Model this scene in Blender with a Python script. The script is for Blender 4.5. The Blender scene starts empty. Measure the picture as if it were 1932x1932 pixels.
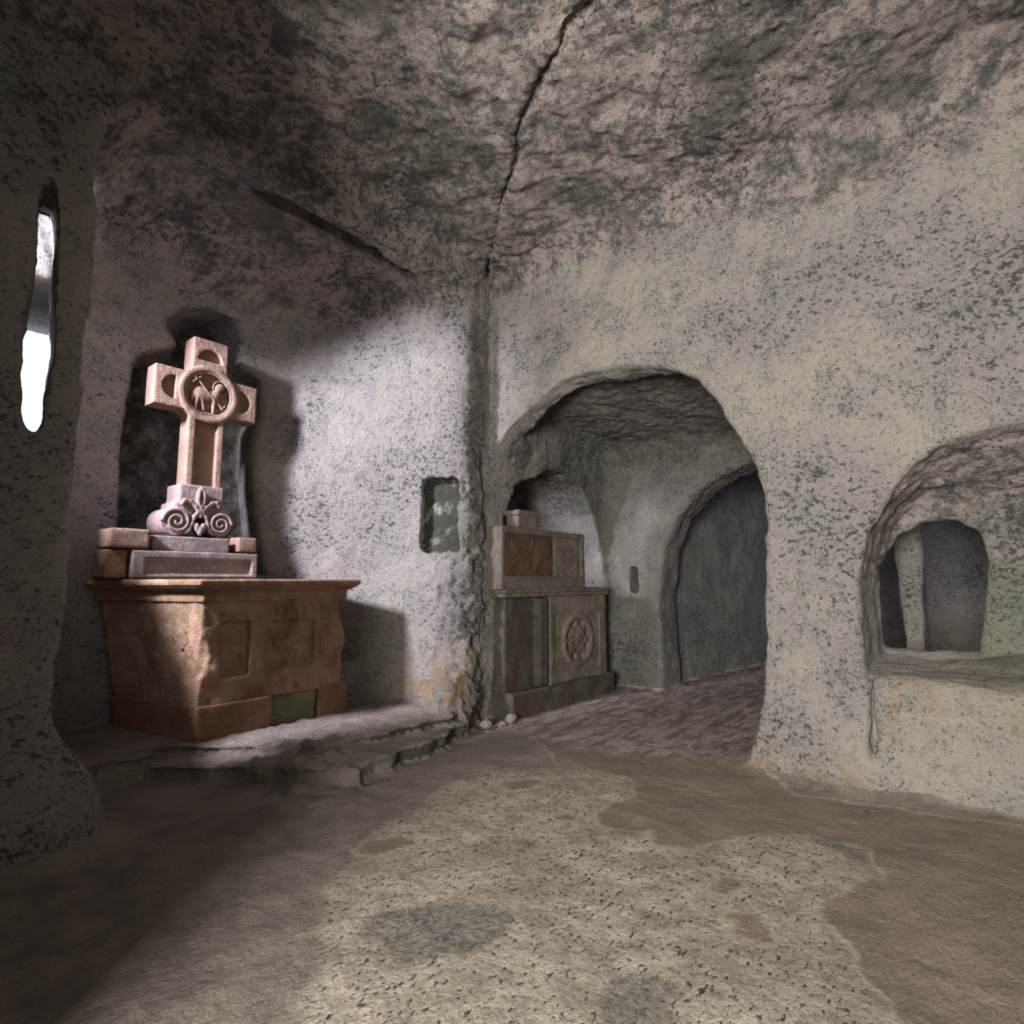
import bpy, math, random
import numpy as np
from mathutils import Vector, Matrix

FINE = 1.0                     # voxel factor
rng = np.random.default_rng(7)
random.seed(5)
scene = bpy.context.scene
COL = scene.collection

# ------------------------------------------------------------------ camera
f_px = 1100.0
pit = math.atan(127 / f_px); yaw = math.radians(38.5)
CF = Vector((math.cos(yaw)*math.cos(pit), math.sin(yaw)*math.cos(pit), math.sin(pit)))
CR = Vector((math.sin(yaw), -math.cos(yaw), 0))
CU = CR.cross(CF)
CP = Vector((-4.56, -4.07, 1.5))
cam = bpy.data.cameras.new('camera'); cam.sensor_width = 36; cam.lens = 36*f_px/1932
cam.clip_start = .05
cobj = bpy.data.objects.new('camera', cam); COL.objects.link(cobj)
cobj.matrix_world = Matrix.Translation(CP) @ Matrix((CR, CU, -CF)).transposed().to_4x4()
scene.camera = cobj

def hit(px, py, ax, val):
    d = CF + CR*((px-966)/f_px) + CU*((966-py)/f_px)
    return np.array(CP + d*((val-CP[ax])/d[ax]))

# ------------------------------------------------------------------ maths helpers
def smin(a, b, k):
    h = np.maximum(k-np.abs(a-b), 0)/k
    return np.minimum(a, b)-h*h*k*.25
def smax(a, b, k): return -smin(-a, -b, k)
def rbox(X, Y, Z, lo, hi, r=.0):
    c = [(l+h)/2 for l, h in zip(lo, hi)]; e = [(h-l)/2-r for l, h in zip(lo, hi)]
    qx = np.abs(X-c[0])-e[0]; qy = np.abs(Y-c[1])-e[1]; qz = np.abs(Z-c[2])-e[2]
    return np.sqrt(np.maximum(qx, 0)**2+np.maximum(qy, 0)**2+np.maximum(qz, 0)**2)+np.minimum(np.maximum(qx, np.maximum(qy, qz)), 0)-r
def poly(A, B, v):
    """signed distance to a 2D polygon (negative inside)"""
    v = [tuple(p) for p in v]; n = len(v)
    d = None; inside = None
    for i in range(n):
        x0, y0 = v[i-1]; x1, y1 = v[i]
        ex, ey = x1-x0, y1-y0
        wx, wy = A-x0, B-y0
        t = np.clip((wx*ex+wy*ey)/(ex*ex+ey*ey+1e-12), 0, 1)
        dd = (wx-ex*t)**2+(wy-ey*t)**2
        d = dd if d is None else np.minimum(d, dd)
        c = ((y0 > B) != (y1 > B))
        if abs(ey) > 1e-9:
            cc = c & (A < x0+(B-y0)*ex/ey)
            inside = cc if inside is None else inside ^ cc
    d = np.sqrt(d)
    return np.where(inside, -d, d)
def seg2(A, B, p, q):
    ex, ey = q[0]-p[0], q[1]-p[1]
    t = np.clip(((A-p[0])*ex+(B-p[1])*ey)/(ex*ex+ey*ey+1e-12), 0, 1)
    return np.sqrt((A-p[0]-ex*t)**2+(B-p[1]-ey*t)**2)
def capsule(X, Y, Z, p, q, r0, r1=None):
    r1 = r0 if r1 is None else r1
    e = [q[i]-p[i] for i in range(3)]
    L = sum(c*c for c in e)+1e-12
    t = np.clip(((X-p[0])*e[0]+(Y-p[1])*e[1]+(Z-p[2])*e[2])/L, 0, 1)
    return np.sqrt((X-p[0]-e[0]*t)**2+(Y-p[1]-e[1]*t)**2+(Z-p[2]-e[2]*t)**2)-(r0+(r1-r0)*t)
def ell(X, Y, Z, c, r):
    k = np.sqrt(((X-c[0])/r[0])**2+((Y-c[1])/r[1])**2+((Z-c[2])/r[2])**2)
    return (k-1)*min(r)

TAB = rng.random((32, 32, 32)).astype(np.float32)*2-1
def vnoise(P):
    I = np.floor(P).astype(np.int64); F = P-I; F = F*F*F*(F*(F*6-15)+10)
    I &= 31; J = (I+1) & 31
    x0, y0, z0 = I.T; x1, y1, z1 = J.T; fx, fy, fz = F.T
    def L(a, b, t): return a+(b-a)*t
    return L(L(L(TAB[x0, y0, z0], TAB[x1, y0, z0], fx), L(TAB[x0, y1, z0], TAB[x1, y1, z0], fx), fy),
             L(L(TAB[x0, y0, z1], TAB[x1, y0, z1], fx), L(TAB[x0, y1, z1], TAB[x1, y1, z1], fx), fy), fz)
def fbm(P, scale, octv=4, gain=.5, off=0., aniso=(1, 1, 1)):
    P = P*(np.array(aniso)*scale)+off*7.31; a = 1.; s = 0; n = 0
    for _ in range(octv):
        s = s+a*vnoise(P); n += a; a *= gain; P = P*2.03+3.7
    return s/n

# ------------------------------------------------------------------ surface nets
def nets(fn, lo, hi, vox, B=32, thr=None):
    lo = np.array(lo, float); n = np.ceil((np.array(hi)-lo)/vox).astype(int)+1
    nb = np.ceil(n/B).astype(int)
    S = [n_+4 for n_ in nb*B]
    ctr = [lo[i]+(np.arange(nb[i])*B+B/2)*vox for i in range(3)]
    D = fn(ctr[0][:, None, None], ctr[1][None, :, None], ctr[2][None, None, :])
    D = np.broadcast_to(D, tuple(nb))
    act = np.argwhere(np.abs(D) < (thr if thr else B*vox*.87*1.25+.12))
    keys = []; pos = []; quads = []
    corner = [(i, j, k) for i in (0, 1) for j in (0, 1) for k in (0, 1)]
    edges = [(a, b) for a in range(8) for b in range(a+1, 8) if sum(abs(corner[a][t]-corner[b][t]) for t in range(3)) == 1]
    for blk in act:
        i0 = blk*B
        ax = [(lo[i]+(i0[i]-1+np.arange(B+2))*vox) for i in range(3)]
        V = fn(ax[0][:, None, None], ax[1][None, :, None], ax[2][None, None, :])
        V = np.broadcast_to(V, (B+2,)*3).astype(np.float32)
        s = V < 0
        if s.all() or not s.any(): continue
        C8 = [V[c[0]:B+1+c[0], c[1]:B+1+c[1], c[2]:B+1+c[2]] for c in corner]
        sc = sum((c < 0).astype(np.int8) for c in C8)
        cell = np.argwhere((sc > 0) & (sc < 8))
        if len(cell) == 0: continue
        vals = np.stack([c[cell[:, 0], cell[:, 1], cell[:, 2]] for c in C8], 1)
        acc = np.zeros((len(cell), 3)); cnt = np.zeros(len(cell))
        for a, b in edges:
            va, vb = vals[:, a], vals[:, b]
            m = (va < 0) != (vb < 0)
            t = np.where(m, va/(va-vb+1e-20), 0)
            for k in range(3):
                acc[:, k] += np.where(m, corner[a][k]+(corner[b][k]-corner[a][k])*t, 0)
            cnt += m
        p = acc/cnt[:, None]+cell+i0-1
        g = cell+i0          # +1 offset to keep positive
        keys.append((g[:, 0]*S[1]+g[:, 1])*S[2]+g[:, 2]); pos.append(lo+p*vox)
        own = V[1:B+1, 1:B+1, 1:B+1] < 0
        for axn in range(3):
            sh = [slice(1, B+1)]*3; sh[axn] = slice(2, B+2)
            oth = V[tuple(sh)] < 0
            e = np.argwhere(own != oth)
            if len(e) == 0: continue
            flip = own[e[:, 0], e[:, 1], e[:, 2]]
            g = e+i0+1
            u = np.zeros(3, int); v = np.zeros(3, int); u[(axn+1) % 3] = 1; v[(axn+2) % 3] = 1
            def kk(q): return (q[:, 0]*S[1]+q[:, 1])*S[2]+q[:, 2]
            Q = np.stack([kk(g), kk(g-u), kk(g-u-v), kk(g-v)], 1)
            Q[flip] = Q[flip][:, ::-1]
            quads.append(Q)
    keys = np.concatenate(keys); pos = np.concatenate(pos); quads = np.concatenate(quads)
    uk, idx = np.unique(keys, return_index=True)
    P = pos[idx]
    q = np.searchsorted(uk, quads); q = np.clip(q, 0, len(uk)-1)
    ok = (uk[q] == quads).all(1)
    return P, q[ok][:, ::-1]

def vnormals(P, Q):
    a, b, c, d = (P[Q[:, i]] for i in range(4))
    fn = np.cross(c-a, d-b)
    N = np.zeros_like(P)
    for i in range(4):
        for k in range(3): N[:, k] += np.bincount(Q[:, i], fn[:, k], len(P))
    return N/(np.linalg.norm(N, axis=1, keepdims=True)+1e-12), fn/(np.linalg.norm(fn, axis=1, keepdims=True)+1e-12)

def mesh_np(name, P, Q, mat, parent=None, loc=(0, 0, 0), smooth=True, attrs=None):
    me = bpy.data.meshes.new(name)
    P = P-np.array(loc)
    me.vertices.add(len(P)); me.vertices.foreach_set('co', P.astype(np.float32).ravel())
    k = Q.shape[1]
    me.loops.add(len(Q)*k); me.loops.foreach_set('vertex_index', Q.astype(np.int32).ravel())
    me.polygons.add(len(Q)); me.polygons.foreach_set('loop_start', (np.arange(len(Q))*k).astype(np.int32))
    me.update(calc_edges=True); me.validate()
    me.polygons.foreach_set('use_smooth', np.full(len(me.polygons), smooth))
    for an, av in (attrs or {}).items():
        at = me.attributes.new(an, 'FLOAT', 'POINT'); at.data.foreach_set('value', av.astype(np.float32))
    me.materials.append(mat)
    o = bpy.data.objects.new(name, me); COL.objects.link(o)
    if parent: o.parent = parent
    else: o.location = loc
    return o

def thing(name, label, cat, loc, group=None):
    o = bpy.data.objects.new(name, None); COL.objects.link(o); o.location = loc; o.empty_display_size = .1
    o['label'] = label; o['category'] = cat
    if group: o['group'] = group
    return o

def sculpt(name, fn, lo, hi, vox, mat, parent=None, loc=(0, 0, 0), rough=.004, rscale=14, off=0, big=0):
    """carve one solid part out of a distance field (negative inside), then weather its surface"""
    P, Q = nets(fn, lo, hi, vox*FINE, B=24, thr=1e9)
    N, _ = vnormals(P, Q)
    d = rough*fbm(P, rscale, 4, off=off)
    if big: d = d+big*fbm(P, 3.0, 3, off=off+3)
    P = P+N*d[:, None]
    return mesh_np(name, P, Q, mat, parent, loc)

# ------------------------------------------------------------------ materials
class NT:
    def __init__(s, name):
        s.m = bpy.data.materials.new(name); s.m.use_nodes = True
        s.t = s.m.node_tree; s.t.nodes.clear()
        s.out = s.t.nodes.new('ShaderNodeOutputMaterial'); s.b = s.t.nodes.new('ShaderNodeBsdfPrincipled')
        s.t.links.new(s.b.outputs[0], s.out.inputs[0]); s.b.inputs['Roughness'].default_value = .92
        s.b.inputs['Specular IOR Level'].default_value = .25
        s.co = s.t.nodes.new('ShaderNodeTexCoord').outputs['Object']
    def set(s, sock, v):
        if isinstance(v, bpy.types.NodeSocket): s.t.links.new(v, sock)
        elif isinstance(v, (tuple, list)): sock.default_value = (*v, 1) if len(v) == 3 and sock.type == 'RGBA' else v
        else: sock.default_value = v
    def noise(s, sc, det=6, rough=.6, aniso=None, dist=0, seed=0):
        n = s.t.nodes.new('ShaderNodeTexNoise'); n.inputs['Scale'].default_value = sc; n.inputs['Detail'].default_value = det
        n.inputs['Roughness'].default_value = rough; n.inputs['Distortion'].default_value = dist
        m = s.t.nodes.new('ShaderNodeMapping'); s.t.links.new(s.co, m.inputs[0])
        m.inputs['Location'].default_value = (seed*3.1, seed*1.7, -seed*2.3)
        if aniso: m.inputs['Scale'].default_value = aniso
        s.t.links.new(m.outputs[0], n.inputs['Vector'])
        return n.outputs['Fac']
    def voro(s, sc, feat='F1', aniso=None, rand=1):
        n = s.t.nodes.new('ShaderNodeTexVoronoi'); n.inputs['Scale'].default_value = sc; n.feature = feat
        n.inputs['Randomness'].default_value = rand
        m = s.t.nodes.new('ShaderNodeMapping'); s.t.links.new(s.co, m.inputs[0])
        if aniso: m.inputs['Scale'].default_value = aniso
        s.t.links.new(m.outputs[0], n.inputs['Vector'])
        return n.outputs['Distance']
    def math(s, op, a, b=0., c=None, clamp=False):
        n = s.t.nodes.new('ShaderNodeMath'); n.operation = op; n.use_clamp = clamp
        s.set(n.inputs[0], a); s.set(n.inputs[1], b)
        if c is not None: s.set(n.inputs[2], c)
        return n.outputs[0]
    def rng(s, v, a, b, c=0., d=1., smooth=True):
        n = s.t.nodes.new('ShaderNodeMapRange'); s.set(n.inputs[0], v)
        n.interpolation_type = 'SMOOTHSTEP' if smooth else 'LINEAR'
        for i, x in enumerate((a, b, c, d)): n.inputs[1+i].default_value = x
        return n.outputs[0]
    def mix(s, f, a, b, mode='MIX'):
        n = s.t.nodes.new('ShaderNodeMix'); n.data_type = 'RGBA'; n.blend_type = mode
        s.set(n.inputs[0], f); s.set(n.inputs[6], a); s.set(n.inputs[7], b)
        return n.outputs[2]
    def attr(s, name):
        n = s.t.nodes.new('ShaderNodeAttribute'); n.attribute_name = name; return n.outputs['Fac']
    def bump(s, layers, color):
        h = None
        for v, w in layers:
            x = s.math('MULTIPLY', v, w); h = x if h is None else s.math('ADD', h, x)
        b = s.t.nodes.new('ShaderNodeBump'); b.inputs['Strength'].default_value = 1; b.inputs['Distance'].default_value = 1
        s.t.links.new(h, b.inputs['Height']); s.t.links.new(b.outputs[0], s.b.inputs['Normal'])
        s.set(s.b.inputs['Base Color'], color)
        return s.m

def rock_material():
    n = NT('tuff_rock')
    ceil = n.attr('ceil'); pit_ = n.attr('pits'); ochre = n.attr('ochre'); dirt_shade = n.attr('dirt_shade')
    big = n.noise(.9, 8, .62, seed=1); mid = n.noise(3.2, 9, .68, dist=.6, seed=2); fine = n.noise(15, 8, .72, seed=3)
    gr = n.noise(60, 4, .7, seed=4)
    # wall: pale warm grey, quietly mottled
    wall = n.mix(n.rng(big, .35, .65), (.43, .40, .40), (.56, .525, .47))
    wall = n.mix(n.rng(mid, .3, .55, .55, 0.), wall, (.34, .345, .325))
    wall = n.mix(n.rng(n.noise(2.1, 7, .6, seed=9), .56, .7, 0, .45), wall, (.37, .42, .335))
    wall = n.mix(n.rng(n.noise(1.6, 7, .6, seed=12), .55, .7, 0, .5), wall, (.45, .385, .41))
    # ceiling: strong mottling of pinkish crust and dark mould
    cm = n.math('ADD', n.math('MULTIPLY', mid, .5), n.math('MULTIPLY', fine, .5))
    ce = n.mix(n.rng(cm, .42, .56), (.14, .145, .145), (.56, .48, .45))
    ce = n.mix(n.rng(n.noise(1.3, 6, .6, seed=15), .5, .68, 0, .75), ce, (.11, .115, .09))
    ce = n.mix(n.rng(n.noise(5, 6, .6, seed=19), .6, .7, 0, .5), ce, (.42, .36, .24))
    cf = n.rng(n.math('ADD', ceil, n.math('MULTIPLY', n.math('SUBTRACT', n.noise(2.4, 9, .75, seed=6), .5), 1.7)), .3, .7)
    col = n.mix(cf, wall, ce)
    shade_ = n.attr('chapel_shade')
    col = n.mix(n.math('MULTIPLY', n.rng(n.noise(2.6, 8, .65, seed=44), .3, .6, .35, 1), n.attr('green')), col, (.28, .305, .225))
    col = n.mix(n.math('MULTIPLY', n.rng(n.noise(2.2, 8, .65, seed=40), .3, .62, .65, 1), shade_), col, (.125, .125, .11))  # dims the chapel rock through its base colour
    # grain and pits
    pit_a = n.noise(19, 8, .72, aniso=(1, 1, 1.4), seed=21); pit_b = n.noise(44, 5, .7, seed=25)
    col = n.mix(n.rng(fine, .36, .5, .6, 0), col, n.mix(.5, col, (.09, .1, .1)))
    col = n.mix(n.rng(n.math('ADD', pit_a, n.math('MULTIPLY', n.math('SUBTRACT', big, .5), .5)), .375, .42, .9, 0), col, (.06, .065, .06))
    col = n.mix(n.rng(n.math('ADD', pit_b, n.math('MULTIPLY', n.math('SUBTRACT', mid, .5), .4)), .375, .43, .8, 0), col, (.07, .075, .075))
    col = n.mix(n.rng(gr, .25, .75, .38, 0, False), col, (.12, .12, .12))
    col = n.mix(n.math('MULTIPLY', n.rng(n.noise(6, 7, .65, seed=30), .4, .62), ochre), col, (.42, .28, .15))
    col = n.mix(n.math('MULTIPLY', n.rng(n.noise(5, 7, .65, seed=33), .3, .6, .12, 1), dirt_shade, clamp=True), col, (.07, .075, .06))
    return n.bump([(fine, .055), (pit_a, .04), (pit_b, .03), (gr, .010)], col)

def floor_material():
    n = NT('trodden_rock_floor')
    cem = n.attr('cement'); pale = n.attr('pale'); red = n.attr('red'); dark = n.attr('dark')
    w = n.math('MULTIPLY', n.math('SUBTRACT', n.noise(5, 8, .65, seed=2), .5), .35)
    mid = n.noise(4, 9, .68, seed=3); fine = n.noise(32, 7, .7, seed=4); gr = n.noise(110, 3, .7, seed=5)
    base = n.mix(n.rng(mid, .35, .65), (.22, .19, .17), (.33, .285, .25))
    p = n.mix(n.rng(mid, .35, .6), (.345, .30, .245), (.50, .45, .38))
    p = n.mix(n.rng(n.noise(14, 6, .7, seed=8), .38, .52, .6, 0), p, (.27, .24, .2))
    sp = n.noise(26, 3, .6, aniso=(1, 1.9, 1), seed=11)
    p = n.mix(n.rng(sp,   .36, .40, 1, 0), p, (.05, .05, .045))
    pf = n.rng(n.math('ADD', pale, w), -.04, .05)
    col = n.mix(pf, base, p)
    c = n.mix(n.rng(n.noise(3, 7, .6, seed=14), .35, .65), (.235, .19, .155), (.30, .245, .195))
    c = n.mix(n.rng(n.noise(70, 3, .6, seed=16), .6, .68, 0, .55), c, (.45, .38, .3))
    cf = n.rng(n.math('ADD', cem, n.math('MULTIPLY', w, .8)), -.012, .012)
    edge = n.rng(n.math('ABSOLUTE', n.math('ADD', cem, n.math('MULTIPLY', w, .8))), .0, .035, .7, 0)
    col = n.mix(cf, col, c)
    col = n.mix(edge, col, (.47, .42, .34))
    d = n.mix(n.rng(fine, .4, .6), (.1, .105, .1), (.27, .25, .22))
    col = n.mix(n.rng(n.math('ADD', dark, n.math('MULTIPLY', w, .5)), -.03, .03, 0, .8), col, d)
    col = n.mix(n.rng(dark, .15, .28, 0, .85), col, (.045, .05, .04))  # riser shade put into the base colour as near-black
    str_ = n.noise(7, 7, .65, aniso=(.35, 1.6, 1), dist=.8, seed=20)
    r = n.mix(n.rng(str_, .42, .56), (.22, .175, .165), (.46, .38, .35))
    col = n.mix(n.rng(n.math('ADD', red, w), -.1, .15), col, r)
    col = n.mix(n.rng(fine, .32, .48, .55, 0), col, n.mix(.6, col, (.07, .065, .06)))
    col = n.mix(n.rng(gr, .3, .7, .3, 0, False), col, (.1, .09, .08))
    return n.bump([(fine, .022), (sp, .03), (mid, .06), (gr, .005), (str_, .03)], col)

def stone_material(name, a, b, c, stain=None, samt=0., bump=.006, dark=(.07, .06, .05), seed=0, z_lo=None):
    n = NT(name)
    mid = n.noise(4.5, 8, .65, seed=seed+1); fine = n.noise(45, 6, .7, seed=seed+2); gr = n.noise(140, 3, .7, seed=seed+3)
    col = n.mix(n.rng(mid, .36, .64), a, b)
    col = n.mix(n.rng(n.noise(9, 7, .65, seed=seed+5), .52, .68, 0, .8), col, c)
    col = n.mix(n.rng(fine, .33, .44, .6, 0), col, dark)
    col = n.mix(n.rng(gr, .3, .7, .3, 0, False), col, dark)
    if stain: col = n.mix(n.rng(n.noise(2.6, 7, .6, aniso=(1, 1, .45), seed=seed+8), .62-samt*.35, .72-samt*.35, 0, .85), col, stain)
    return n.bump([(mid, .035), (n.noise(17, 6, .7, seed=seed+6), .02), (fine, bump*2), (gr, bump*.5)], col)

ROCK = rock_material(); FLOOR = floor_material()
TERRA = stone_material('ochre_sandstone', (.35, .205, .135), (.48, .31, .215), (.25, .145, .095), (.2, .135, .08), .25, seed=3)
TERRA2 = stone_material('russet_sandstone', (.24, .13, .078), (.33, .185, .115), (.19, .11, .075), seed=13)
GREEN = stone_material('mossy_stone', (.2, .21, .13), (.3, .28, .17), (.15, .18, .11), seed=23)
GREY = stone_material('grey_violet_stone', (.23, .19, .20), (.36, .29, .28), (.19, .17, .19), seed=33)
PINK = stone_material('rose_sandstone', (.30, .195, .158), (.38, .25, .20), (.26, .175, .15), seed=43, bump=.004)
SCROLL = stone_material('lilac_sandstone', (.30, .225, .225), (.38, .29, .285), (.26, .205, .21), seed=53, bump=.003)
BROWN = stone_material('brown_block_stone', (.24, .155, .12), (.33, .22, .17), (.17, .12, .10), seed=63)
AL2 = stone_material('weathered_marble', (.14, .115, .095), (.23, .185, .15), (.09, .095, .075), (.10, .10, .07), .35, seed=73)
AL2D = stone_material('dark_stone', (.055, .055, .048), (.10, .088, .072), (.045, .035, .03), (.075, .05, .036), .25, seed=83)  # darker tone for the left bay and base
RUST = stone_material('rust_stained_slab', (.075, .042, .027), (.13, .075, .04), (.05, .034, .026), (.2, .15, .09), -.1, seed=93)
SLABG = stone_material('grey_slab_stone', (.13, .112, .095), (.19, .165, .14), (.09, .085, .07), seed=103)

# ------------------------------------------------------------------ the cave
yz = lambda px, x: [tuple(hit(a, b, 0, x)[1:]) for a, b in px]
ARCH1 = yz([(918, 870), (935, 840), (960, 805), (1000, 765), (1050, 722), (1110, 700), (1170, 690), (1220, 688), (1270, 695), (1310, 710), (1345, 740), (1375, 790), (1405, 840), (1430, 880), (1440, 930), (1445, 1000), (1440, 1100), (1437, 1200), (1432, 1300), (1425, 1380), (1418, 1445)], .45)
ARCH1 = [(.24, -.5), (.22, 1.5), (.26, 2.5)]+ARCH1+[(-2.5, -.5)]
ARCH2 = yz([(1625, 1288), (1616, 1185), (1618, 1096), (1638, 1029), (1647, 998), (1674, 954), (1718, 887), (1758, 847), (1825, 811), (1932, 776)], .45)
ARCH2 = [(-3.36, .2)]+ARCH2+[(-4.7, 2.62), (-5.1, 2.52), (-5.5, 2.2), (-5.75, 1.7), (-5.8, .2)]
REAR = yz([(1660, 1290), (1652, 1150), (1655, 1070), (1690, 1010), (1740, 985), (1800, 980), (1845, 1000), (1862, 1050), (1863, 1230), (1862, 1290)], 1.5)
SLIT = [tuple(hit(a, b, 1, .2)[[0, 2]]) for a, b in [(93, 330), (84, 375), (74, 470), (58, 600), (40, 760), (48, 800), (66, 815), (80, 790), (90, 700), (98, 620), (103, 500), (105, 400), (100, 345)]]
NICHE2 = [(.62, -.5), (.62, 1.7), (.72, 2.2), (1.0, 2.6), (1.4, 2.85), (1.85, 2.9), (2.3, 2.75), (2.6, 2.4), (2.78, 1.9), (2.84, 1.3), (2.86, -.5)]
ARCH3 = [(-.64, -.5), (-.62, 1.2), (-.70, 1.9), (-.9, 2.35), (-1.2, 2.68), (-1.6, 2.9), (-2.1, 3.03), (-2.7, 3.0), (-3.2, 2.75), (-3.38, 2.2), (-3.4, -.5)]
APSE = [(-3.44, -.4), (-3.46, 1.2), (-3.42, 2.1), (-2.9, 2.24), (-1.45, 2.24), (-.95, 2.12), (-.66, 1.8), (-.50, 1.43), (-.22, .64), (-.02, .22), (-.02, -.4)]
APV = [(-1.2, -.5), (2.6, -.5), (2.6, 2.8), (2.45, 3.6), (2.15, 4.2), (1.7, 4.6), (1.2, 4.82), (.75, 4.88), (.45, 4.78), (-1.2, 4.85)]
CROSSN = [tuple(hit(a, b, 1, 2.22)[[0, 2]]) for a, b in [(222, 1090), (224, 900), (238, 790), (252, 690), (262, 668), (335, 655), (340, 600), (380, 588), (432, 598), (447, 640), (450, 690), (488, 715), (490, 780), (478, 835), (478, 900), (484, 980), (500, 1090)]]
CRACK = [hit(a, b, 2, 5.1)[:2] for a, b in [(1160, -40), (1110, 20), (1075, 50), (1056, 90), (1040, 120), (1025, 150), (1005, 190), (985, 225), (972, 260), (978, 290), (970, 325), (950, 365), (940, 410), (935, 440), (928, 470), (918, 505)]]+[(.44, .22)]
steps_lo = [(-5., .2), (-2.9, .9), (-2.62, .62), (-2.25, .16), (-1.95, -.20), (-1.68, -.36), (-1.3, -.34), (-.85, -.27), (-.45, -.16), (-.2, -.08), (.0, .2), (.2, 3), (-5, 3)]
steps_hi = [(-5., .6), (-2.6, .95), (-2.15, .46), (-1.66, .09), (-1.2, .04), (-.75, -.03), (-.36, .0), (-.1, .3), (.2, 3), (-5, 3)]

def cave(X, Y, Z):
    # main room, its plan running back past the camera
    xw = .47+.03*np.clip(-Y-2.0, 0, 2)-.05*np.exp(-((Z-.2)/.35)**2)
    pl = poly(X, Y, [(-8.6, -2.3), (-8.6, -7.5), (1.2, -7.5), (1.2, .2), (-4.6, .2), (-4.75, -2.25)])
    room = smax(pl, X-xw, .12)
    room = smax(room, Z-(5.1+.0*X), .35)
    # altar apse
    ap = smax(poly(X, Y, APSE), poly(Y, Z, APV), .35)
    ap = smax(ap, (-.805*(X+3.5)+.594*(Y-.2)+1.1*(Z-4.75))/1.3, .3)
    air = smin(room, ap, .10)
    # cross-shaped hollow behind the cross
    cn = np.maximum(poly(X, Z, CROSSN), np.abs(Y-2.3)-.26)
    air = smin(air, cn, .05)
    # splayed window passage at the left and the slit in the thin pier in front of it
    zz = Z+.34*(X+3.5)
    pas = rbox(X, Y, zz+0*Y, (-8, .72, 1.5), (-3.2, 1.76, 4.5), .1)
    pas = smax(pas, -(zz-(1.80+1.4*(Y-.95))), .1)
    air = smin(air, pas, .03)
    air = smin(air, rbox(X-.23*(Y-1.7), Y, Z-.12*(Y-1.7), (-3.75, 1.5, 2.3), (-3.30, 4.0, 3.95), .08), .03)   # open to the sky
    xs = X-.17*(Y-.2)
    air = smin(air, np.maximum(poly(xs, Z+0*Y, SLIT), np.abs(Y-.45)-.6), .02)
    # little wall niche in the apse end
    u = (Y-.47)*.93-(X+.13)*.35; w = (X+.13)*.93+(Y-.47)*.35
    air = smin(air, rbox(u, w, Z, (-.23, -.3, 1.80), (.20, .15, 2.60), .05), .03)
    # first arch and the chapel behind it
    air = smin(air, np.maximum(poly(Y, Z, ARCH1), np.abs(X-.72)-.44), .06)
    r2 = smin(rbox(X, Y, Z+.17*(X-3), (.85, -3.0, -.5), (3.0, .08, 3.36), .2), rbox(X, Y, Z, (1.75, -6.6, -.5), (3.0, .08, 3.3), .25), .2)
    air = smin(air, r2, .1)
    air = smin(air, np.maximum(poly(X, Z, NICHE2), np.abs(Y-.5)-.85), .08)
    air = smin(air, np.maximum(poly(Y, Z, ARCH3), np.abs(X-3.3)-.7), .08)
    r3 = smax(rbox(X, Y, Z, (3.7, -5., -.5), (7.6, -.3, 3.2), .3), (Y+.58+.15*(X-4)), .1)
    air = smin(air, r3, .1)
    air = smin(air, np.maximum(poly(Y, Z, [(-3.60, -.5), (-3.60, 2.0), (-3.70, 2.25), (-3.95, 2.4), (-4.3, 2.45), (-4.7, 2.2), (-4.8, -.5)]), np.abs(X-3.2)-.6), .06)
    # slot in the pilaster
    air = smin(air, rbox(X, Y, Z, (2.8, -.28, 1.33), (3.4, -.18, 1.66), .02), .02)
    # window of the chapel niche, on its hidden left side
    air = smin(air, rbox(X, Y, Z, (.25, 1.0, 1.7), (.9, 1.38, 2.3), .08), .05)
    # second arch over the bench
    a2 = np.maximum(poly(Y, Z, ARCH2), np.abs(X-.75)-.85)
    a2 = smax(a2, (Z-2.62+.42*(X-.45)), .2)
    a2 = smax(a2, .75+.05*(X-.45)+.16*np.clip(-Y-3.75, 0, .8)*np.clip(X-.6, 0, 1)-Z, .10)
    air = smin(air, a2, .08)
    rr = smax(np.maximum(poly(Y, Z, REAR), np.abs(X-1.9)-.5), .72+.12*np.clip(X-.5, 0, 1.5)-Z, .08)
    air = smin(air, rr, .05)
    # gap between pillar and bench
    air = smin(air, rbox(X, Y+.03*Z, Z, (.3, -3.40, .18), (.62, -3.355, .9), .01), .03)
    # floor
    air = smax(air, -Z, .05)
    # two worn rock steps and the dais
    wob = .03*np.sin(7*X+1.)+.02*np.sin(17*X)+.10*np.sin(9*X+5*Y)*(X < -1.75)
    air = smax(air, -smax(poly(X, Y+wob, steps_lo), Z-.13, .01), .01)
    air = smax(air, -smax(poly(X, Y-wob, steps_hi), Z-.20, .01), .01)
    # rock lump at the foot of the left pier, flare of the pillar foot, footing of the corner pier
    air = smax(air, -ell(X, Y, Z, (-3.66, .25, .05), (.5, .45, .55)), .15)
    air = smax(air, -ell(X, Y, Z, (-.12, .25, .15), (.28, .2, .45)), .12)
    air = smax(air, -ell(X, Y, Z, (.75, -3.1, .0), (.42, .62, .22)), .15)
    # rock ledge low in the apse end
    air = smax(air, -rbox(X, Y, Z, (-.86, 1.3, -.2), (.3, 2.8, .62), .08), .08)
    # dark cavity above the cross
    air = smin(air, ell(X, Y, Z, (-2.0, 2.2, 4.08), (.32, .3, .2)), .08)
    # crack
    d = None
    for i in range(len(CRACK)-1):
        s_ = seg2(X, Y, CRACK[i], CRACK[i+1]); d = s_ if d is None else np.minimum(d, s_)
    air = air-.085*np.exp(-(d/.021)**2)*(Z > 1.4)
    # long chisel groove at the vault's spring
    air = smin(air, capsule(X, Y, Z, (-2.15, .56, 4.9), (-.66, .53, 4.86), .17, .08), .02)
    return air

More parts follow.
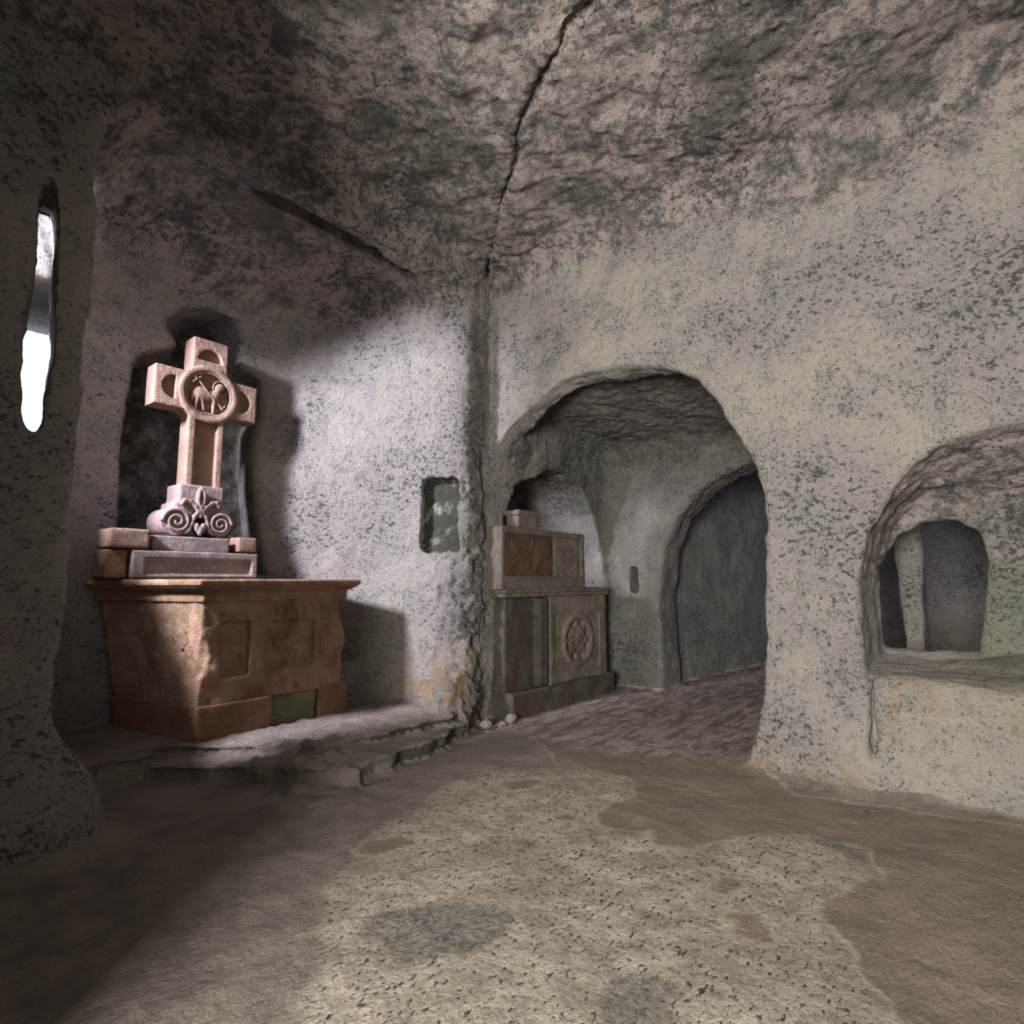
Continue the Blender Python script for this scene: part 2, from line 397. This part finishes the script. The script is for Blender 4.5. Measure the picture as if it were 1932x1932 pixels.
VOX = .026*FINE
P, Q = nets(cave, (-8.8, -7.7, -.14), (7.9, 3.1, 5.5), VOX)
Q = Q[:, ::-1]
N, FN = vnormals(P, Q)
x, y, z = P.T
# ceiling factor: rough crust above, smooth dressed wall below
def seg_side(a, b):   # positive above the line in (y,z)
    return 0
zc = np.where(x > .1, np.interp(-y, [-.3, 1.2, 2.4, 3.4, 4.4, 7], [5.2, 4.9, 4.6, 4.3, 4.5, 4.6]), 0)
ceil_ = np.clip((N[:, 2]*-1+.15)/.5, 0, 1)*(z > 2.4)
apse_m = (y > .3) & (x < .2)
ceil_ = np.where(apse_m, np.clip((z-4.0)/.9, 0, 1), ceil_)
ceil_ = np.maximum(ceil_, np.clip((z-zc+.2)/.8, 0, 1)*(x > .1)*(y > -7)*(x < .9))
sof = (x > .42) & (x < 1.62) & (y < -3.25) & (z > 1.5) & (z < 2.9)
ceil_ = np.where((x > .2) & (x < .9) & (z < 4.1), ceil_*np.clip((x-.62)/.15, 0, 1), ceil_)
ceil_ = np.where(sof, np.clip((-N[:, 2]+.35)/.5, 0, 1)*.8*np.clip((x-.58)/.12, 0, 1), ceil_)
floorf = np.clip((N[:, 2]-.5)/.3, 0, 1)*(z < .3)
pier = np.exp(-((x+.0)**2/.18+(y-.22)**2/.10))*(z < 3.6)*np.clip((3.4-z)/1.5, 0, 1)
apr = np.clip(1-np.abs(N[:, 2]), 0, 1)
# weathering: metre-scale swell, hand-sized hollows, grain
amp = np.where(floorf > .5, .008, .028)
disp = amp*2.0*fbm(P, .9, 2, off=1)*np.where(floorf > .5, .6, 1)
disp += np.where(floorf > .5, .010, .022+.020*ceil_)*fbm(P, 4.2, 3, off=2)
g3 = fbm(P, 15, 2, off=3)
disp += np.where(floorf > .5, .004, .008+.014*ceil_+.03*pier)*g3
disp += pier*(.05*fbm(P, 8, 2, off=5)+.075*(.5-np.abs(fbm(P, 15, 3, off=6)))-.02)
st = (y > -.6) & (y < 1.0) & (x < .05) & (x > -3.3) & (z < .3) & (z > .01)
disp += np.where(st, .022*fbm(P, 9, 3, off=8), 0)
rub = np.exp(-((x+1.95)/.45)**2)*np.exp(-((y-.0)/.45)**2)*(z < .3)
disp += rub*(.10*(.35-np.abs(fbm(P, 5, 4, off=9)))+.05*fbm(P, 14, 2, off=10))
nu = (y-.47)*.93-(x+.13)*.35; nw = (x+.13)*.93+(y-.47)*.35
disp += .035*fbm(P, 18, 3, off=14)*((np.abs(nu) < .22) & (nw > .06) & (nw < .2) & (z > 1.82) & (z < 2.58))
P = P+N*disp[:, None]
x, y, z = P.T
ochre = np.exp(-((x+.15)**2/.12+(y-.25)**2/.3+(z-.35)**2/.12))*1.3+.35*np.exp(-((z-.62)/.25)**2)*((y < -3.4) & (x > .2))+.5*np.exp(-(z/.2)**2)*((y < -2.4) & (y > -3.4) & (x > .2))
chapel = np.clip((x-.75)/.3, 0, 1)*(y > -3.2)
chapel_shade = .75*chapel  # olive rock tone, darkened to paint in the chapel's dimness
green = np.clip((-3.7-y)/.5, 0, 1)*np.clip((x-.6)/.2, 0, 1)*(x < 1.75)*np.clip((2.3-z)/.7, 0, 1)
nu = (y-.47)*.93-(x+.13)*.35; nw = (x+.13)*.93+(y-.47)*.35
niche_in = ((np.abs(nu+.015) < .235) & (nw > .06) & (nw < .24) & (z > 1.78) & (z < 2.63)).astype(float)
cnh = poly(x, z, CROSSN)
dirt_shade = .95*np.clip((.0-cnh)/.08, 0, 1)*(y > 2.12)*(x < .3)
dirt_shade = np.maximum(dirt_shade, 1.7*niche_in)  # niche interior darkened all over
dirt_shade = np.maximum(dirt_shade, .35*pier)
dirt_shade = np.maximum(dirt_shade, .7*np.exp(-((x-.18)/.2)**2)*np.exp(-((y-.2)/.12)**2)*((z > 1.5) & (z < 4.5)))  # unlit pier strip: its shade painted in, over mossy rock
dirt_shade = np.maximum(dirt_shade, .8*np.exp(-((y-.55)/.16)**2)*np.exp(-(np.clip(np.abs(x+1.4)-.75, 0, 9)/.15)**2)*(z > 4.78))  # groove darkened along its length
def polyv(pix, zz=0.):
    v = [tuple(hit(a, b, 2, zz)[:2]) for a, b in pix]
    return -poly(P[:, 0], P[:, 1], v)
pale = polyv([(560, 1932), (600, 1800), (600, 1740), (640, 1640), (720, 1560), (830, 1490), (900, 1452), (1000, 1448), (1250, 1460), (1320, 1560), (1560, 1590), (1660, 1650), (1600, 1760), (1640, 1860), (1740, 1990), (700, 2100)])
cem = polyv([(1000, 1385), (1420, 1440), (1500, 1500), (1932, 1560), (2300, 1640), (2300, 2200), (1932, 2100), (1700, 1925), (1610, 1820), (1545, 1710), (1560, 1690), (1660, 1650), (1640, 1600), (1500, 1572), (1400, 1575), (1300, 1605), (1240, 1598), (1225, 1570), (1130, 1562), (1120, 1550), (1150, 1520), (1195, 1500), (1200, 1472), (1120, 1455), (1050, 1440), (1030, 1410)])
for pp in ([(1370, 1722), (1400, 1715), (1450, 1735), (1467, 1762), (1440, 1772), (1375, 1762)], [(660, 1612), (690, 1590), (750, 1577), (785, 1590), (770, 1605), (700, 1618)], [(940, 1478), (1000, 1468), (1045, 1474), (1020, 1486), (960, 1492)], [(1340, 1668), (1385, 1650), (1400, 1672), (1370, 1690), (1340, 1688)]):
    cem = np.maximum(cem, polyv(pp))
dark = np.full(len(P), -9.)
for pp in ([(682, 1760), (700, 1725), (800, 1708), (900, 1708), (965, 1730), (950, 1765), (880, 1800), (760, 1815)], [(1130, 1890), (1150, 1850), (1230, 1838), (1285, 1870), (1260, 1932), (1150, 1940)], [(970, 1592), (1000, 1583), (1022, 1590), (1000, 1598)], [(1045, 1540), (1080, 1537), (1078, 1545), (1050, 1545)], [(1605, 1535), (1640, 1520), (1668, 1535), (1640, 1546)], [(1530, 1580), (1560, 1575), (1600, 1600), (1560, 1600)]):
    dark = np.maximum(dark, polyv(pp))
dark = np.where(st & (np.abs(N[:, 2]) < .65) & (z < .19) & (x > -1.9), .3-1.2*np.clip(-1.35-x, 0, 9)+.25*fbm(P, 12, 3, off=17), dark)  # shade painted onto the step risers, picked by face slope
red = np.minimum(P[:, 0]-.1-.5*np.clip(-P[:, 1]-1.6, 0, 1), .5)
attrs = dict(ceil=ceil_, pits=pier, ochre=ochre, dirt_shade=dirt_shade, chapel_shade=chapel_shade, green=green)
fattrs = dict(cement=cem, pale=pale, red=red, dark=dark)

# split into the setting's pieces
fc = P[Q].mean(1); fN = FN
fx, fy, fz = fc.T
isfloor = (fN[:, 2] > .35) & (fz < .30)
isfloor &= ~((fx > -.2) & (fy < -1) & (fz > .05) & (fx < 1.0))
isfloor |= (fz < .24) & (fy > -.6) & (fy < 1.2) & (fx < -.25) & (fx > -3.0)
isceil = (~isfloor) & (fz > 4.3) & (fN[:, 2] < -.55)
bench = (~isfloor) & (~isceil) & (fx > .2) & (fx < 1.75) & (fy < -3.38) & (fz < 1.0) & (fy > -6.0)
back = (~isfloor) & (~isceil) & (~bench) & (fx > .95)
left = (~isfloor) & (~isceil) & (~bench) & (~back) & ((fy > .1) & (fx < .4) | (fx < -4))
right = ~(isfloor | isceil | bench | back | left)
def piece(name, mask, mat, at):
    q = Q[mask]; u, inv = np.unique(q, return_inverse=True)
    o = mesh_np(name, P[u], inv.reshape(q.shape), mat, attrs={k: v[u] for k, v in at.items()})
    o['kind'] = 'structure'
    return o
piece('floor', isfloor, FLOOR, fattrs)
piece('ceiling', isceil, ROCK, attrs)
piece('trim_1', bench, ROCK, attrs)
piece('wall_back', back, ROCK, attrs)
piece('wall_left', left, ROCK, attrs)
piece('wall_right', right, ROCK, attrs)

# ------------------------------------------------------------------ altar
def box_of(lo, hi, r=.01):
    return lambda X, Y, Z: rbox(X, Y, Z, lo, hi, r)
Z0 = .165
A = thing('stone_altar', 'ochre stone altar with moulded top and worn relief panels, below the tall cross', 'altar', (-1.65, 1.5, Z0))
AL = (-1.65, 1.5, Z0)
def mensa(X, Y, Z):
    prof = [(-2, 1.5), (.14, 1.5), (.14, 1.455), (.115, 1.435), (.115, 1.425), (.085, 1.415), (.075, 1.40), (.05, 1.395), (.045, 1.31), (-2, 1.31)]
    out = np.maximum(np.maximum((-2.32-.33*(Y-.965)-X)*.94, X+1.0), .965-Y)      # how far outside the body's plan
    return smax(poly(out, Z+0*out, prof), Y-2.15, .01)
sculpt('altar_top', mensa, (-3.0, .7, 1.25), (-.7, 2.3, 1.56), .012, TERRA, A, AL, .004, 9, 1)
def body(X, Y, Z):
    t = (Z-.48)/.83
    xl = -2.345-(.20+.12*t)*(Y-.94); xr = -.965+.03*np.sin(Z*9)
    wv = .03*np.exp(-((Z-.85)/.12)**2)*np.exp(-((Y-.94)/.15)**2)
    d = smax(smax(xl+wv-X, X-xr+.035*np.clip(t, 0, 1)-.01, .02), smax(.94-Y, Y-2.1, .02), .02)
    d = smax(d, smax(Z-1.33, .46-Z, .01), .01)
    # sunk left panel
    d = smax(d, -rbox(X, Y, Z, (-2.18, .8, .68), (-1.93, .995, 1.14), .012), .01)
    d = smax(d, -rbox(X, Y, Z, (-2.14, .8, .74), (-1.97, 1.02, 1.06), .03), .02)
    # middle panel, a figure with lowered arms in low relief
    d = smax(d, -rbox(X, Y, Z, (-1.73, .8, .70), (-1.30, .975, 1.13), .012), .01)
    fig = smin(ell(X, Y, Z, (-1.50, .965, 1.02), (.055, .035, .075)), ell(X, Y, Z, (-1.50, .97, .84), (.10, .04, .15)), .05)
    fig = smin(fig, capsule(X, Y, Z, (-1.42, .965, .93), (-1.36, .96, .78), .03, .022), .03)
    fig = smin(fig, capsule(X, Y, Z, (-1.58, .965, .93), (-1.66, .96, .90), .03, .03), .03)
    fig = smin(fig, ell(X, Y, Z, (-1.66, .965, .95), (.045, .03, .05)), .03)
    d = smin(d, fig, .015)
    # fluted pilaster at the right
    for fx_ in (-1.235, -1.19, -1.15): d = smax(d, -rbox(X, Y, Z, (fx_-.009, .8, .80), (fx_+.009, .955, 1.28), .006), .008)
    # carved frieze of small round-headed frames
    for k, fx_ in enumerate((-1.66, -1.56, -1.46, -1.36)):
        fr = np.maximum(np.abs(rbox(X, Y*0, Z, (fx_-.036, -1, 1.10), (fx_+.036, 1, 1.27), .03))-.009, 1.165-Z)
        d = smax(d, -np.maximum(fr, Y-.958), .006)
    fr = np.abs(rbox(X, Y*0, Z, (-1.10, -1, 1.19), (-1.03, 1, 1.29), .03))-.008
    d = smax(d, -np.maximum(fr, Y-.958), .006)
    # chipped corners
    for c, r in (((-2.35, .93, .86), .07), ((-2.36, .97, .76), .05), ((-2.34, .93, .97), .035), ((-.97, .93, .75), .06), ((-.95, .94, 1.2), .05), ((-2.35, .92, 1.08), .025)):
        d = smax(d, -ell(X, Y, Z, c, (r, r*.9, r*1.5)), .02)
    # crack on the left face
    cr = [(1.12, 1.05), (1.10, .97), (1.16, .90), (1.11, .84), (1.12, .76)]
    for i in range(4): d = d+.018*np.exp(-(seg2(Y, Z, cr[i], cr[i+1])/.009)**2)*(X < -2.25)
    return d
sculpt('altar_body', body, (-2.9, .84, .42), (-.85, 2.2, 1.38), .010, TERRA, A, AL, .012, 9, 2, .012)
sculpt('plinth_block', lambda X, Y, Z: smax(rbox(X, Y, Z, (-2.9, .925, Z0-.02), (-1.70, 2.1, .475), .012), -2.35-.19*(Y-.92)-X, .015), (-2.9, .8, .1), (-1.6, 2.2, .55), .016, TERRA2, A, AL, .006, 7, 3)
def mid(X, Y, Z): return smax(rbox(X, Y, Z, (-1.69, .95, Z0-.02), (-1.24, 2.1, .50), .02), .10*(X+1.24)/.45*-1-.0+.0*Z+(.93-Y), .03)
o = sculpt('plinth_block', mid, (-1.8, .8, .1), (-1.1, 2.2, .6), .016, GREEN, A, AL, .02, 6, 4); o['label'] = 'mossy green plinth stone'
sculpt('plinth_block', box_of((-1.235, .93, Z0-.02), (-.90, 2.1, .49), .02), (-1.4, .8, .1), (-.8, 2.2, .6), .016, TERRA2, A, AL, .012, 7, 5)

# ------------------------------------------------------------------ cross pedestal and blocks
PD = thing('cross_pedestal', 'stepped grey pedestal between altar top and cross, with faint worn carving', 'pedestal', (-2.0, 1.9, 1.5))
PL = (-2.0, 1.9, 1.5)
def slab(X, Y, Z):
    d = rbox(X, Y, Z, (-2.66, 1.62, 1.508), (-1.53, 2.2, 1.755), .008)
    d = smax(d, -rbox(X, Y, Z, (-2.55, 1.3, 1.545), (-1.60, 1.655, 1.685), .01), .008)
    d = smax(d, -(np.abs(Z-1.725)-.008)-.0 if False else d-.0, .001)
    xs_ = np.linspace(-2.48, -1.95, 9)
    for k, c in enumerate(xs_):
        if k in (3,): continue
        d = smin(d, ell(X, Y, Z, (c, 1.655, 1.615), (.02+.004*(k % 3), .014, .034)), .01)
    return d
sculpt('pedestal_slab', slab, (-2.75, 1.52, 1.44), (-1.45, 2.3, 1.8), .010, GREY, PD, PL, .004, 10, 6)
sculpt('pedestal_step', box_of((-2.49, 1.68, 1.75), (-1.80, 2.3, 1.895), .01), (-2.6, 1.6, 1.7), (-1.7, 2.4, 1.95), .010, GREY, PD, PL, .004, 10, 7)
def blk(name, label, lo, hi, mat, off, vox=.011, rough=.006, cat='block', r=.015):
    c = ((lo[0]+hi[0])/2, (lo[1]+hi[1])/2, lo[2])
    o = sculpt(name, box_of(lo, hi, r), [v-.08 for v in lo], [v+.08 for v in hi], vox, mat, None, c, rough, 9, off)
    o['label'] = label; o['category'] = cat
    return o
blk('stone_block', 'rough ochre stone block left of the cross foot, the larger one', (-2.84, 1.62, 1.767), (-2.53, 1.95, 1.935), BROWN, 8)
blk('stone_block', 'small upright stone block right of the cross foot, on the pedestal end', (-1.735, 1.62, 1.767), (-1.55, 2.05, 1.915), BROWN, 9)
blk('stone_block', 'dark brown stone block under the ochre block, behind the altar left corner', (-2.84, 1.66, 1.51), (-2.68, 2.0, 1.755), TERRA2, 10)

# ------------------------------------------------------------------ cross
CX, CZ = -1.985, 3.356
CL = (CX, 2.0, 1.9)
K = thing('stone_cross', 'tall rose sandstone cross with lamb medallion and scrolled foot, behind the altar', 'cross', CL)
def crossbody(X, Y, Z):
    u = X-CX; w = Z-CZ
    o2 = np.minimum(poly(u, w, [(-.5, -.195), (.5, -.195), (.5, .195), (-.5, .195)]), poly(u, w, [(-.172, -1.2), (.172, -1.2), (.172, .57), (-.172, .57)]))
    circ = np.sqrt(u*u+w*w)
    o2 = smin(o2, circ-.300, .015)
    d = smax(o2, np.abs(Y-2.01)-.11, .012)
    # sunk shaft channel and half-round arm hollows
    d = smax(d, -rbox(u+0*Y, Y, w, (-.105, 1.8, -1.0), (.105, 1.96, -.27), .008), .012)
    def halfr(a, b, c_, r_):
        q = np.maximum(np.sqrt((a)**2+(b)**2)-r_, -a)       # half disc opening to +a
        return np.maximum(q, Y-1.955)
    d = smax(d, -halfr(-(u+.315), w, 0, .115), .012)
    d = smax(d, -halfr(u-.315, w, 0, .115), .012)
    d = smax(d, -halfr(w-.345, u, 0, .12), .012)
    # raised ring, sunk disc
    ring = smax(np.abs(circ-.262)-.030, np.abs(Y-1.91)-.028, .02)
    d = smin(d, ring, .01)
    ring2 = smax(np.abs(circ-.222)-.010, np.abs(Y-1.91)-.018, .01)
    d = smax(d, -smax(circ-.232, Y-1.938, .01), .012)
    d = smin(d, ring2, .006)
    return d
sculpt('cross_body', crossbody, (-2.6, 1.82, 2.1), (-1.4, 2.2, 4.0), .0085, PINK, K, CL, .0025, 22, 11)
def lamb(X, Y, Z):
    u = X-CX; w = Z-CZ; y0 = 1.928
    d = ell(u, Y, w, (-.015, y0, -.005), (.115, .035, .062))
    d = smin(d, ell(u, Y, w, (-.085, y0, .005), (.055, .035, .065)), .03)
    d = smin(d, capsule(u, Y, w, (.07, y0, .02), (.105, y0-.005, .085), .04, .032), .03)   # neck
    hd = smin(ell(u, Y, w, (.115, y0-.012, .11), (.042, .03, .036)), ell(u, Y, w, (.085, y0-.015, .095), (.026, .02, .02)), .02)
    d = smin(d, hd, .015)
    for p, q in (((-.10, -.03), (-.115, -.165)), ((-.065, -.03), (-.035, -.16)), ((.06, -.04), (.055, -.175)), ((.075, -.03), (.145, -.115))):
        d = smin(d, capsule(u, Y, w, (p[0], y0-.005, p[1]), (q[0], y0-.008, q[1]), .022, .013), .012)
    d = smin(d, capsule(u, Y, w, (.145, y0-.008, -.115), (.175, y0-.01, -.075), .013, .012), .01)
    d = smin(d, capsule(u, Y, w, (-.13, y0, .02), (-.155, y0-.006, -.085), .022, .014), .01)   # tail
    return d
lm = sculpt('lamb_relief', lamb, (-2.2, 1.88, 3.12), (-1.78, 2.0, 3.56), .006, PINK, K, CL, .002, 30, 12)
def halo(X, Y, Z):
    u = X-CX-.115; w = Z-CZ-.095
    r = np.sqrt(u*u+w*w)
    return smax(np.abs(r-.072)-.007, np.abs(Y-1.925)-.018, .005)
mo = sculpt('halo', halo, (-2.0, 1.9, 3.36), (-1.76, 2.0, 3.56), .005, PINK, lm, CL, .001, 30, 13)
def staff(X, Y, Z):
    u = X-CX; w = Z-CZ; y0 = 1.900
    d = capsule(u, Y, w, (-.115, y0, .135), (.06, y0, -.05), .010)
    d = smin(d, capsule(u, Y, w, (-.155, y0, .10), (-.085, y0, .165), .012), .006)
    d = smin(d, capsule(u, Y, w, (-.115, y0, .13), (-.145, y0, .165), .012), .006)
    d = smin(d, rbox(u, Y, w, (-.15, 1.91, -.205), (.15, 1.945, -.182), .005), .01)
    return d
sculpt('staff_relief', staff, (-2.2, 1.89, 3.12), (-1.78, 1.98, 3.56), .006, PINK, lm, CL, .001, 30, 14)
# foot: two volutes with a palmette between
def foot(X, Y, Z):
    u = X-(-2.045); w = Z
    d = rbox(u, Y, w, (-.22, 1.84, 2.1), (.20, 2.18, 2.24), .03)
    d = smin(d, rbox(u, Y, w, (-.17, 1.86, 2.2), (.25, 2.18, 2.42), .02), .03)
    for s, c, r in ((-1, (-.2, 2.045), .135), (1, (.205, 2.04), .12)):
        rr = np.sqrt((u-c[0])**2+(w-c[1])**2); th = np.arctan2(w-c[1], (u-c[0])*s)
        drum = smax(rr-r, np.abs(Y-1.99)-.19, .02)
        # spiral ridge on the face
        a = (th/(2*math.pi)) % 1.0
        best = None
        for k in range(3):
            rad = r*.92-(k+a)*r*.40
            dd = np.abs(rr-rad)+np.where(rad < .012, 1, 0)
            best = dd if best is None else np.minimum(best, dd)
        drum = smax(drum, -np.maximum(rr-r*.97, Y-1.822), .008)
        rid = np.maximum(best-.013, np.abs(Y-1.815)-.022)
        drum = smin(drum, rid, .012)
        d = smin(d, drum, .012)
    d = smax(d, 1.905-Z, .01)
    return d
sf = sculpt('scroll_foot', foot, (-2.5, 1.74, 1.86), (-1.6, 2.24, 2.5), .0075, SCROLL, K, CL, .002, 22, 15)
def leaf(X, Y, Z):
    u = X-(-2.035); y0 = 1.80
    d = ell(u, Y, Z, (0, y0+.02, 2.285), (.05, .04, .115))
    d = smax(d, -ell(u, Y, Z, (0, y0-.025, 2.285), (.022, .035, .085)), .01)
    for s in (-1, 1):
        pts = [(.02, 2.16), (.05, 2.20), (.10, 2.245), (.15, 2.25), (.17, 2.215)]
        for i in range(4): d = smin(d, capsule(u*s, Y, Z, (pts[i][0], y0+.015, pts[i][1]), (pts[i+1][0], y0+.015, pts[i+1][1]), .022, .022), .012)
        pts = [(.015, 2.15), (.055, 2.10), (.075, 2.03), (.10, 1.965), (.125, 1.945)]
        for i in range(4): d = smin(d, capsule(u*s, Y, Z, (pts[i][0], y0+.015, pts[i][1]), (pts[i+1][0], y0+.015, pts[i+1][1]), .02, .018), .012)
        d = smin(d, ell(u*s, Y, Z, (.03, y0+.01, 2.0), (.026, .03, .045)), .01)
    d = smin(d, ell(u, Y, Z, (0, y0, 1.965), (.028, .03, .05)), .012)
    d = smin(d, capsule(u, Y, Z, (0, y0+.01, 2.2), (0, y0+.01, 2.1), .018, .014), .01)
    return d
sculpt('palmette', leaf, (-2.27, 1.73, 1.9), (-1.8, 1.88, 2.43), .006, SCROLL, sf, CL, .0015, 30, 16)

# ------------------------------------------------------------------ second altar, in the chapel
B2 = thing('stone_altar', 'weathered grey-brown altar with an oval rosette, in the chapel seen through the arch', 'altar', (1.5, .3, 0))
BL = (1.5, .3, 0)
def alt2(X, Y, Z):
    yf = .02-.045*(X-.5)
    d = smax(smax(1.27-X, X-2.55+.02*Z, .02), smax(yf-Y, Y-.9, .02), .02)
    d = smax(d, smax(Z-1.30, .24-Z, .01), .01)
    d = smax(d, -smax(smax(1.36-X, X-2.36, .01), smax(np.abs(Z-.72)-.36, Y-yf-.018, .01), .01), .01)
    u = (X-1.86)/1.0; w = (Z-.74)
    r = np.sqrt(u*u+w*w); th = np.arctan2(w, u)
    d = smin(d, np.maximum(np.abs(r-.30)-.035, np.abs(Y-yf-.02)-.035), .01)
    d = smin(d, np.maximum(r-.27, np.abs(Y-yf-.03)-.018), .01)
    lob = .10+.05*np.cos(4*th)
    d = smax(d, -np.maximum(np.abs(r-lob)-.014, Y-yf-.045), .008)
    for k in range(8):
        a = k*math.pi/4+math.pi/8
        d = smax(d, -np.maximum(ell(u, Y*0, w, (.215*math.cos(a), 0, .215*math.sin(a)), (.045, 1, .045)), Y-yf-.045), .006)
    return d
sculpt('altar_panel', alt2, (1.2, -.2, .2), (2.65, 1.0, 1.35), .014, AL2, B2, BL, .006, 9, 21, .006)
def alt2l(X, Y, Z):
    d = rbox(X, Y, Z, (.5, .06, .22), (1.27, .9, 1.30), .02)
    d = smin(d, rbox(X, Y, Z, (1.05, -.02, .26), (1.24, .5, 1.28), .03), .02)
    return d
o = sculpt('altar_side', alt2l, (.4, -.1, .15), (1.35, 1.0, 1.38), .016, AL2D, B2, BL, .01, 8, 22, .008); o['label'] = 'dark left bay'
def cor2(X, Y, Z):
    yf = .02-.045*(X-.5)
    out = np.maximum(np.maximum(.45-X, X-2.52), yf-Y)
    return smax(poly(out, Z+0*out, [(-2, 1.39), (.06, 1.39), (.055, 1.355), (.03, 1.345), (.025, 1.30), (-2, 1.30)]), Y-.9, .01)
sculpt('altar_top', cor2, (.3, -.25, 1.25), (2.7, 1.0, 1.45), .013, AL2, B2, BL, .01, 8, 23)
sculpt('altar_base', lambda X, Y, Z: smax(rbox(X, Y, Z, (.5, -.12, -.03), (2.66, .95, .26), .03), -.03-.05*(X-.5)-Y-.02, .02), (.3, -.3, -.08), (2.8, 1.1, .35), .018, AL2D, B2, BL, .015, 6, 24, .015)

S2 = thing('relief_slab', 'framed stone slab with rust-brown stains, standing on the chapel altar', 'slab', (1.3, .15, 1.39))
SL = (1.3, .15, 1.39)
def slab2(X, Y, Z):
    d = rbox(X, Y, Z, (.35, -.02, 1.385), (2.08, .22, 2.09), .012)
    d = smax(d, -rbox(X, Y, Z, (.42, -.2, 1.53), (1.98, .01, 2.02), .01), .01)
    d = smin(d, rbox(X, Y, Z, (.42, -.035, 1.50), (1.99, .1, 1.535), .012), .01)
    return d
sculpt('slab_frame', slab2, (.25, -.12, 1.34), (2.18, .3, 2.15), .012, SLABG, S2, SL, .004, 9, 25)
def stain(X, Y, Z):
    d = rbox(X, Y, Z, (.43, -.01, 1.53), (1.35, .03, 2.02), .006)
    for p, q in (((.55, 1.9), (.75, 1.62)), ((.95, 1.95), (.8, 1.6)), ((1.15, 1.85), (.95, 1.58)), ((.5, 1.62), (.7, 1.75)), ((1.2, 1.7), (1.25, 1.95))):
        d = smin(d, capsule(X, Y, Z, (p[0], -.008, p[1]), (q[0], -.006, q[1]), .016, .01), .02)
    for c in ((.62, 1.8), (.82, 1.72), (1.05, 1.75), (1.2, 1.85)): d = smin(d, ell(X, Y, Z, (c[0], -.004, c[1]), (.07, .02, .09)), .03)
    return d
o = sculpt('carved_panel', stain, (.3, -.08, 1.45), (1.45, .08, 2.1), .011, RUST, S2, SL, .006, 20, 26); o['label'] = 'rust-brown stained carving'
sculpt('panel', box_of((1.36, -.008, 1.53), (1.985, .03, 2.02), .006), (1.25, -.08, 1.45), (2.1, .1, 2.1), .014, AL2, S2, SL, .006, 9, 27)
T = thing('capital_stone', 'small square stone with a capped top, on the stained slab in the chapel', 'stone', (.87, .1, 2.09))
TL = (.87, .1, 2.09)
sculpt('stone_body', box_of((.70, .02, 2.088), (1.08, .2, 2.24), .012), (.6, -.05, 2.02), (1.2, .3, 2.3), .012, SLABG, T, TL, .006, 9, 28)
sculpt('stone_cap', box_of((.68, .0, 2.235), (1.04, .22, 2.30), .012), (.55, -.05, 2.18), (1.2, .3, 2.38), .012, SLABG, T, TL, .006, 9, 29)

# a few loose stones at the foot of the corner pier
for i, (sx, sy, sr) in enumerate(((.08, -.04, .06), (.25, -.13, .04), (.42, -.10, .06))):
    fn = (lambda sx, sy, sr: lambda X, Y, Z: ell(X, Y, Z, (sx, sy, sr*.6), (sr*1.3, sr, sr*.75)))(sx, sy, sr)
    o = sculpt('loose_stone', fn, (sx-.15, sy-.15, -.05), (sx+.15, sy+.15, .2), .009, ROCK, None, (sx, sy, 0), .03, 12, 30+i)
    o['label'] = ('rounded rubble stone by the corner pier foot, leftmost of three', 'smallest rubble stone by the corner pier foot, between two others', 'largest rubble stone by the corner pier foot, nearest the chapel altar')[i]
    o['category'] = 'stone'; o['group'] = 'loose stones at the foot of the corner pier'

# ------------------------------------------------------------------ light
def area(name, loc, target, size, energy, col, sy=None, spread=180):
    l = bpy.data.lights.new(name, 'AREA'); l.energy = energy; l.color = col; l.size = size
    l.spread = math.radians(spread)
    if sy: l.shape = 'RECTANGLE'; l.size_y = sy
    o = bpy.data.objects.new(name, l); COL.objects.link(o); o.location = loc
    o.rotation_euler = (Vector(target)-Vector(loc)).to_track_quat('-Z', 'Y').to_euler()
    return o
area('window_daylight', (-5.9, 1.14, 4.55), (-1.5, 1.3, 2.0), .6, 1100, (.93, .9, 1.0), .7)
area('doorway_daylight', (-8.3, -4.1, 2.0), (-1, -3.0, 2.2), 2.0, 1450, (1.0, .95, .87), 2.4)
area('chapel_window_daylight', (.42, 1.18, 2.0), (2.8, .1, 1.75), .3, 20, (.95, .9, 1.0), .4, 60)
area('far_room_daylight', (5.6, -4.4, 2.6), (4.8, -.8, 1.2), 1.0, 18, (.72, .75, 1.0))
area('right_room_daylight', (1.0, -5.6, 2.0), (1.0, -4.0, 1.0), .7, 5, (1., .97, .9))
w = bpy.data.worlds.new('sky'); scene.world = w; w.use_nodes = True
w.node_tree.nodes['Background'].inputs[0].default_value = (.8, .87, 1, 1); w.node_tree.nodes['Background'].inputs[1].default_value = 2.5

vs = scene.view_settings
vs.view_transform = 'Standard'; vs.look = 'None'; vs.gamma = 1; vs.use_curve_mapping = False; vs.exposure = 0.0
